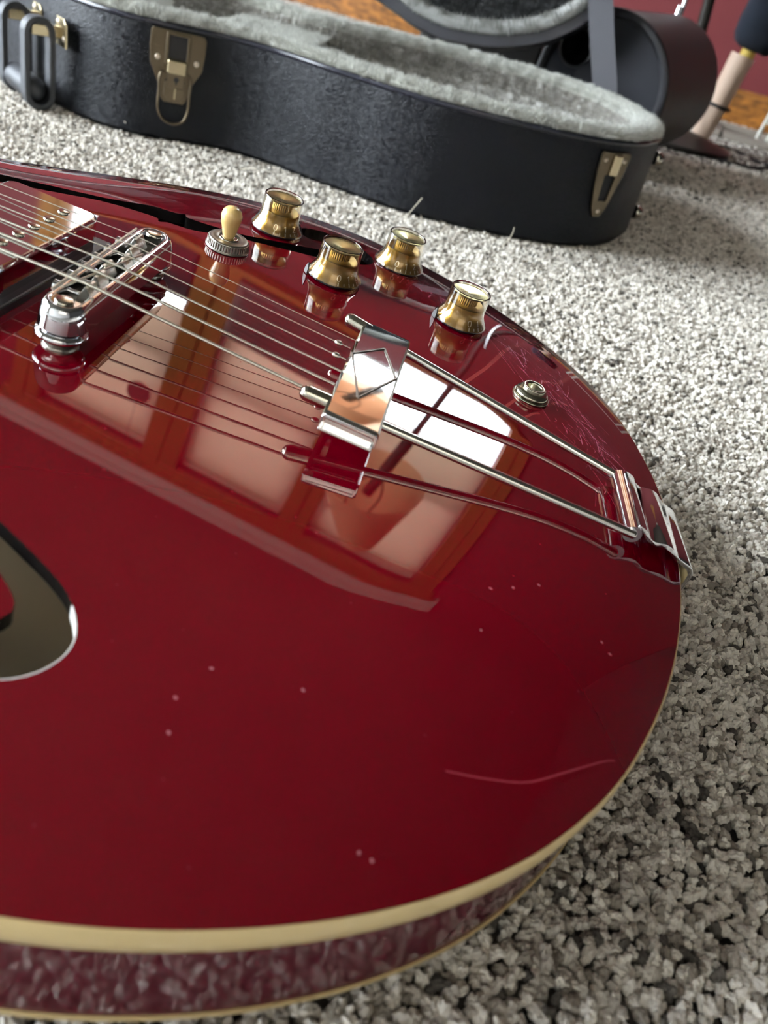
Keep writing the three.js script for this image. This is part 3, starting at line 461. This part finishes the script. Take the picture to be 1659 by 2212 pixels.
{
  const shell = put('shell', S(merge([sweep(caseOutline, [[-3, 0], [0, 4], [0, 101], [-4, 101], [-9, 97], [-9, 12], [-9, 0]], true, 0.6), slab(caseOutline, 0, 8, -3)])), M.tolex, hardCase);
  put('rim_edge', S(sweep(caseOutline, [[0.2, 100.5], [0.9, 101.5], [0.9, 104], [0, 105.2], [-3, 105.4], [-4.6, 104.8], [-4.6, 100.5]])), M.rimVinyl, hardCase);
  const lin_ = [[-9.2, 10], [-4.2, 103], [-6, 107], [-12, 110.5], [-21, 111], [-27, 107.5], [-30, 101], [-31, 80], [-33, 22], [-30, 10]];
  const lining = put('lining', S(merge([sweep(caseOutline, lin_, true, 1.2), slab(caseOutline, 9, 22, -24)])), M.plush, hardCase);
  const block = box(118, 70, 300, -472, 55, 0, 14); put('cradle_block', S(block), M.plush, hardCase);
  const nn = normals2(caseOutline), n = caseOutline.length;
  const from = (a, b) => () => {                                    // a spot on the padded wall between two places of its profile
    let i; do { i = Math.floor(rnd() * n); } while (caseOutline[i][0] < -640); const j = (i + 1) % n, f = rnd(), x = caseOutline[i][0] * (1 - f) + caseOutline[j][0] * f, y = caseOutline[i][1] * (1 - f) + caseOutline[j][1] * f;
    const t = a + (b - a) * rnd(), k = Math.floor(t), pa = lin_[k], pb = lin_[k + 1], u = t - k, off = pa[0] + (pb[0] - pa[0]) * u, h = pa[1] + (pb[1] - pa[1]) * u, dx = pb[0] - pa[0], dh = pb[1] - pa[1], l = Math.hypot(dx, dh);
    return [V3(x + nn[i][0] * off, h, -(y + nn[i][1] * off)), V3(nn[i][0] * -dh / l * -1, -dx / l, nn[i][1] * -dh / l).setX(nn[i][0] * dh / l * 1).setY(-dx / l).setZ(-nn[i][1] * dh / l)];
  };
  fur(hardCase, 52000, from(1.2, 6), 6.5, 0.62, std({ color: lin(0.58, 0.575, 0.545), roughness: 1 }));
  fur(hardCase, 42000, from(6, 8), 6, 0.8, std({ color: lin(0.34, 0.32, 0.295), roughness: 1 }));  // inner walls: their shade is put into the darker strand colour
  fur(hardCase, 9000, () => [V3(-472 + (rnd() - 0.5) * 116, 89, (rnd() - 0.5) * 298), V3(0, 1, 0)], 7, 0.8, M.plush);
  // lid, standing open behind
  const lid = group('lid', hardCase);
  lid.userData.label = 'open lid standing behind, plush inside';
  const off = new THREE.Object3D(); off.position.set(0.184, 0.346, -1.085); off.rotation.set(-0.16, 0, 0); off.updateMatrix(); hardCase.updateMatrix();
  new THREE.Matrix4().copy(hardCase.matrix).invert().multiply(off.matrix).decompose(lid.position, lid.quaternion, lid.scale);
  const lo = caseOutline.filter((p) => p[0] > -1160), up = (g) => { g.rotateX(Math.PI / 2); return S(g); };   // height now points at the camera
  put('lid_shell', up(merge([sweep(lo, [[0, -38], [0, 0], [-1, 1.5], [-15, 1.5], [-16, 0], [-16, -34], [-16, -38]], true, 0.6), slab(lo, -44, -37, -1)])), M.blackSatin, lid);
  const lp = [[-15.5, -30], [-15.5, 2], [-18, 6], [-25, 7.5], [-31, 5], [-33, 0], [-34, -30]];
  put('lid_lining', up(sweep(lo, lp, true, 1.2)), M.plushLidShaded, lid); put('lid_panel', up(slab(lo, -37, -22, -30)), M.plushPanelShaded, lid);
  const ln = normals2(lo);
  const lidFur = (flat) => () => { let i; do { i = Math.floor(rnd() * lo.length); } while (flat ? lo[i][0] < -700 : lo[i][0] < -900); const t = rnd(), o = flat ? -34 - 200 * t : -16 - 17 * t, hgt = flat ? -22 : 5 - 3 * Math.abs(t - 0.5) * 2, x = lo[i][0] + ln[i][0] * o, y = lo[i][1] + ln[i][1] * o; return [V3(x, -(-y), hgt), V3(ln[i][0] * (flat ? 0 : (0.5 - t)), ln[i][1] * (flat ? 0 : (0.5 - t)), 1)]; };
  fur(lid, 30000, lidFur(false), 6, 0.8, M.plushLidShaded);
  fur(lid, 60000, lidFur(true), 8, 1.1, M.plushPanelShaded);
  // stay strap from the far rim to the lid
  const inv = new THREE.Matrix4().copy(hardCase.matrix).invert(), c = new THREE.CatmullRomCurve3([V3(0.186, 0.085, -0.995), V3(0.180, 0.108, -1.0), V3(0.158, 0.158, -1.012), V3(0.137, 0.208, -1.025), V3(0.072, 0.372, -1.065)]), pos = [], ids = [], N = 24;
  for (let i = 0; i <= N; i++) { const p = c.getPoint(i / N), t = c.getTangent(i / N), side = V3(t.y, -t.x, 0).normalize().multiplyScalar(0.0155); for (const [sx, dz] of [[-1, 0.0008], [1, 0.0008], [1, -0.0008], [-1, -0.0008]]) { const v = p.clone().addScaledVector(side, sx); v.z += dz; v.applyMatrix4(inv); pos.push(v.x, v.y, v.z); } }
  for (let i = 0; i < N; i++) for (let k = 0; k < 4; k++) { const a = i * 4 + k, b = i * 4 + (k + 1) % 4; ids.push(a, a + 4, b, b, a + 4, b + 4); }
  const sg = new THREE.BufferGeometry(); sg.setAttribute('position', new THREE.Float32BufferAttribute(pos, 3)); sg.setIndex(ids); put('stay_strap', toCreasedNormals(sg, 0.5), M.webbing, hardCase, 'grey webbing stay strap');
  // hardware on the near wall
  const place = (g, s, h) => {                                      // turns a part so that its z points out of the near wall
    let best = 0; caseOutline.forEach((p, i) => { if (p[1] < 0 && Math.abs(p[0] + s) < Math.abs(caseOutline[best][0] + s)) best = i; if (caseOutline[best][1] >= 0 && p[1] < 0) best = i; });
    const p = caseOutline[best], m = nn[best]; g.position.set(p[0] * MM, h * MM, -p[1] * MM); g.rotation.y = Math.atan2(m[0], -m[1]); return g;
  };
  const plateShape = (pts) => { const s = new THREE.Shape(); pts.forEach((p, i) => (i ? s.lineTo(p[0], p[1]) : s.moveTo(p[0], p[1]))); return s; };
  const sheet = (s, d, z, r = 0.6) => { const g = new THREE.ExtrudeGeometry(s, { depth: d, bevelEnabled: true, bevelSize: r, bevelThickness: r, bevelSegments: 2, curveSegments: 10 }); g.translate(0, 0, z); return g; };
  const screwAt = (x, y, z, r = 2.6) => { const g = new THREE.SphereGeometry(r, 16, 8); g.scale(1, 1, 0.4); g.translate(x, y, z); return g; };
  {
    const l = place(group('latch', hardCase, 'brass latch with a key lock and wire loop'), 499, 66); l.rotation.z = -0.02;
    put('plate', S(sheet(plateShape([[-25, 31], [-23.5, 33], [23.5, 33], [25.5, 30], [25.5, 18], [24, 3], [14, -14], [11.5, -26], [9, -29], [-9, -29], [-12, -26], [-15, -14], [-24, 3], [-25.5, 18]]), 1, 0.5)), M.brass, l);
    put('channel', S(merge([box(3, 28, 4, -10, 18, 3, 1), box(3, 28, 4, 10, 18, 3, 1), box(20, 2.4, 4, 0, 31, 3, 0.8)])), M.brass, l);
    put('slot', S(box(17.5, 20, 1.2, 0, 20, 2.2)), M.blackPlastic, l);
    put('hasp', S(merge([box(18.5, 13, 7, 0, 3.5, 6.5, 2.2)])), M.brassBright, l);
    put('lock_face', S(merge([box(16.5, 14, 3, 0, -8.5, 5.2, 1), sheet(plateShape([[-9.5, -10], [9.5, -10], [9.5, -22], [6, -26], [0, -27.5], [-6, -26], [-9.5, -22]]), 2.2, 2.4)])), M.brass, l);
    put('keyhole', S(merge([new THREE.CylinderGeometry(2.4, 2.4, 0.8, 20).rotateX(Math.PI / 2).translate(0.5, -7.5, 6.9), box(1.4, 4, 0.7, 0.5, -10, 6.9)])), M.rubber, l);
    put('lock_ridge', S(box(1.6, 13, 1.2, 0.3, -19, 5.6, 0.4)), M.brassBright, l);
    put('wire_loop', S(tube([V3(-11, -2, 6.5), V3(-14.5, -4, 7), V3(-15, -20, 7.5), V3(-14.5, -36, 7.5), V3(-10, -44, 7.5), V3(0, -47.5, 7.5), V3(10, -44, 7.5), V3(13.5, -36, 7.5), V3(14, -20, 7.5), V3(13.5, -4, 7), V3(10.5, -2, 6.5)], 1.35, 90, 10)), M.brass, l);
    for (const x of [-18, 18.5]) put('screw', S(screwAt(x, 9, 2)), M.screw, l);
  }
  {
    const l = place(group('latch', hardCase, 'open brass latch plate near the case end'), 70, 65); l.scale.x = 1.36;
    const s = plateShape([[-14, 27], [-13, 29], [13, 29], [14.5, 27], [13, 12], [10, -8], [7, -24], [3, -32], [-3, -32], [-7, -24], [-10.5, -8], [-13.5, 12]]); s.holes.push(new THREE.Path([V2(-6, 8), V2(6, 10), V2(4.5, -17), V2(-4.5, -17)]));
    put('plate', S(sheet(s, 1.6, 0.6, 0.8)), M.brass, l); put('slot', S(box(12, 27, 0.8, 0, -4, 0.6)), M.rubber, l); put('hasp', S(box(9, 20, 5, 1, 18, 3.4, 1.6)), M.brassBright, l);
    for (const [x, y] of [[-10, 22], [10, 22], [0, -27]]) put('screw', S(screwAt(x, y, 2.8, 2)), M.screw, l);
  }
  for (const h of [20, 80]) { const f = put('foot_stud', S(lathe([[0, 0], [7, 0], [7.5, 4], [5, 9], [0, 10]], 24)), M.nickel, hardCase); f.rotation.z = -Math.PI / 2; f.position.set(-4.5 * MM, h * MM, 45 * MM); }
  { // carrying handle hanging on two brass brackets
    const hd = group('handle', hardCase, 'black padded carrying handle'); place(hd, 644, 40); hd.rotation.y -= 0.05;
    for (const x of [-34, 34]) {
      put('bracket', S(merge([sheet(plateShape([[x - 4, 44], [x + 14, 44], [x + 18, 40], [x + 18, 20], [x - 8, 20], [x - 8, 40]]), 1.2, 0.8), box(9, 10, 28, x, 31, 15, 1)])), M.brassBright, hd);
      put('screw', S(merge([screwAt(x + 14, 27, 2.6), screwAt(x - 1, 40, 2.6)])), M.screw, hd);
      const g = new THREE.Shape(), loop = (o, r, l) => { o.moveTo(r, -l); o.lineTo(r, l); o.absarc(0, l, r, 0, Math.PI, false); o.lineTo(-r, -l); o.absarc(0, -l, r, Math.PI, 2 * Math.PI, false); return o; }; loop(g, 14, 27); g.holes.push(loop(new THREE.Path(), 10, 27));
      const lg = new THREE.ExtrudeGeometry(g, { depth: 13, bevelEnabled: true, bevelSize: 0.8, bevelThickness: 0.8, bevelSegments: 2, curveSegments: 24 }); lg.rotateY(Math.PI / 2); lg.translate(x - 6.5, 1, 22); put('loop', S(lg), M.handle, hd);
    }
    const gr = new THREE.CapsuleGeometry(12, 52, 8, 24); gr.rotateZ(Math.PI / 2); gr.translate(0, -24, 24); put('grip', S(gr), M.handle, hd);
  }
}

// ------------------------------------------------------------------ behind the case
{ // black cylinder lying on its side
  const t = thing('speaker_tube', 'black cylindrical speaker tube with a round port, lying behind the case', 'speaker'); t.position.set(0.1706, 0.102, -1.13);
  t.quaternion.setFromUnitVectors(V3(0, 1, 0), V3(-0.107, -0.012, 0.285).normalize());   // own y points out of the front face
  put('shell', S(lathe([[0, -300], [88, -300], [96, -292], [99, -280], [100, -40], [100, -16], [101.5, -15], [102.5, -12], [102.5, -2], [100.5, 0], [92, 0], [90, -2], [90, -7], [86, -7]], 72)), M.blackShell, t);
  put('front_ring', S(lathe([[90.4, -6], [90.4, -1], [91, 1.2], [95, 2], [100.5, 1.4], [102, -1]], 72)), M.blackSatin, t);
  const ringPts = (r, x, y) => Array.from({ length: 72 }, (_, k) => V2(x + r * Math.cos(k * Math.PI / 36), y + r * Math.sin(k * Math.PI / 36))); const f = new THREE.Shape(ringPts(90, 0, 0)); f.holes.push(new THREE.Path(ringPts(25, -50, 42)));
  const fg = new THREE.ExtrudeGeometry(f, { depth: 3, bevelEnabled: false, curveSegments: 48 }); fg.rotateX(-Math.PI / 2);
  // local axes after the turn: find which way is up for the port
  const inv = t.quaternion.clone().invert(), upL = V3(0, 1, 0).applyQuaternion(inv), a = Math.atan2(-upL.x, -upL.z);
  const face = put('front_face', S(fg), M.drumFace, t); face.position.y = -0.006; face.rotation.y = a;
  const port = put('port', S(lathe([[25, 0], [27, 0], [27, 3], [24, 3.4], [22.6, 0], [22.6, -70], [0, -70]], 36)), M.blackPlastic, face); port.position.set(-50 * MM, 0.001, -42 * MM);
}
{
  const b = thing('added_black_box', 'plain black box added to fill the dark area behind the open case lid, left of the cylinder', 'box'); b.position.set(-0.02, 0.001, -1.27);  // added as a dark filler beside the cylinder
  put('body', S(box(190, 150, 110, 0, 75, 0, 5)), M.blackShell, b); put('lid', S(box(194, 10, 114, 0, 152, 0, 3)), M.blackShell, b);
}
{ // standing tube with a foam head
  const t = thing('tube_stand', 'beige tube standing on the floor under a dark foam head', 'stand'); t.position.set(0.419, 0.003, -1.745);
  const ax = V3(0.021, 0.17, 0).normalize(), q = new THREE.Quaternion().setFromUnitVectors(V3(0, 1, 0), ax);
  const add = (n, g, m) => { const o = put(n, g, m, t); o.quaternion.copy(q); return o; };
  add('tube', S(lathe([[0, 0], [18, 0], [19, 2], [24, 172], [22, 172], [21, 100], [0, 100]], 40)), M.beige);
  add('inner_tube', S(lathe([[0, 90], [14, 90], [14, 186], [0, 186]], 28).translate(6, 0, 0)), M.yellow);
  add('foam_head', S(lathe([[0, 184], [26, 184], [40, 190], [48, 204], [51, 230], [50, 300], [44, 330], [0, 335]], 40).translate(10, 0, 0)), M.foam);
  add('cable_tie', S(new THREE.TorusGeometry(25, 3.2, 10, 40).rotateX(Math.PI / 2).translate(2, 76, 0)), M.rubber);
}
const floorY = (x, z, r = 3) => V3(x * MM, r * MM, z * MM);
{
  const c = thing('black_cable', 'black cable looping over the floor beside the beige tube', 'cable');
  c.position.set(0.46, 0, -1.6); const L = (x, y, z) => V3(x - 460, y, z + 1600);
  put('cord', S(tube([L(384, 90, -1722), L(378, 60, -1716), L(374, 30, -1706), L(372, 5, -1690), L(386, 4, -1620), L(426, 4, -1578), L(461, 4, -1560), L(499, 4, -1574), L(560, 4, -1645), L(620, 4, -1720)], 3.4, 160, 8)), M.rubber, c);
  put('cord', S(tube([L(462, 4, -1782), L(482, 4, -1788), L(516, 4, -1763), L(545, 4, -1696), L(566, 9, -1648), L(640, 4, -1600)], 3.2, 90, 8)), M.rubber, c);
}
{
  const m = thing('floor_sheet', 'thin dark brown sheet on the carpet under the beige tube', 'mat'); m.position.set(0.43, 0, -1.7);  // thin dark brown sheet laid over the carpet
  const s = new THREE.Shape([[-130, 205], [-70, 222], [-15, 190], [115, 120], [320, 10], [330, -260], [40, -230], [-70, -180], [-150, 60]].map(([x, z]) => V2(x, -z))); const g = new THREE.ExtrudeGeometry(s, { depth: 1.6, bevelEnabled: true, bevelSize: 1, bevelThickness: 0.6, bevelSegments: 1 }); g.rotateX(-Math.PI / 2); put('pad', S(g), M.mat, m);
}
{
  const r = thing('wire_rack', 'white wire rack by the red wall at the picture edge', 'rack'); r.position.set(0.6, 0, -2.05);
  const a = 4.2; for (const [x, z] of [[0, 60], [0, -60], [300, 60], [300, -60]]) put('leg', S(rod(V3(x, 3, z), V3(x + 22, 205, z), a)), M.whitePaint, r);
  for (const y of [45, 200]) for (const z of [60, -60]) put('rail', S(rod(V3(y * 0.1, y, z), V3(300 + y * 0.1, y, z), 3.6)), M.whitePaint, r);
  const b = thing('frame_base', 'low greyish wooden frame on the floor beneath the wire rack', 'frame'); b.position.set(0.62, 0.003, -2.06);
  put('board', S(merge([box(330, 16, 26, 30, 8, 95, 3), box(330, 16, 26, 30, 8, -95, 3), box(26, 16, 216, -135, 8, 0, 3), box(26, 16, 216, 195, 8, 0, 3)])), M.greyBoard, b);
}
{ // chrome stand behind the cylinder
  const t = thing('chrome_stand', 'thin chrome stand rod rising behind the black cylinder', 'stand'); t.position.set(0.283, 0, -1.6);
  put('rod', S(merge([rod(V3(0, 20, 0), V3(4, 700, 0), 4.2), rod(V3(-8, 20, 0), V3(-3, 225, 0), 6.5)])), M.chrome, t); put('foot', S(merge([rod(V3(0, 24, 0), V3(90, 4, 60), 5), rod(V3(0, 24, 0), V3(-90, 4, 60), 5), rod(V3(0, 24, 0), V3(0, 4, -100), 5)])), M.chrome, t);
}
{
  const n = thing('neck_rest', 'grey foam block holding up the neck of the red guitar', 'neck rest'); n.position.set(-0.6, 0, 0);
  put('block', S(box(90, 112, 150, 0, 56.2, 0, 12)), M.webbing, n);
}
renderer.render(scene, camera);
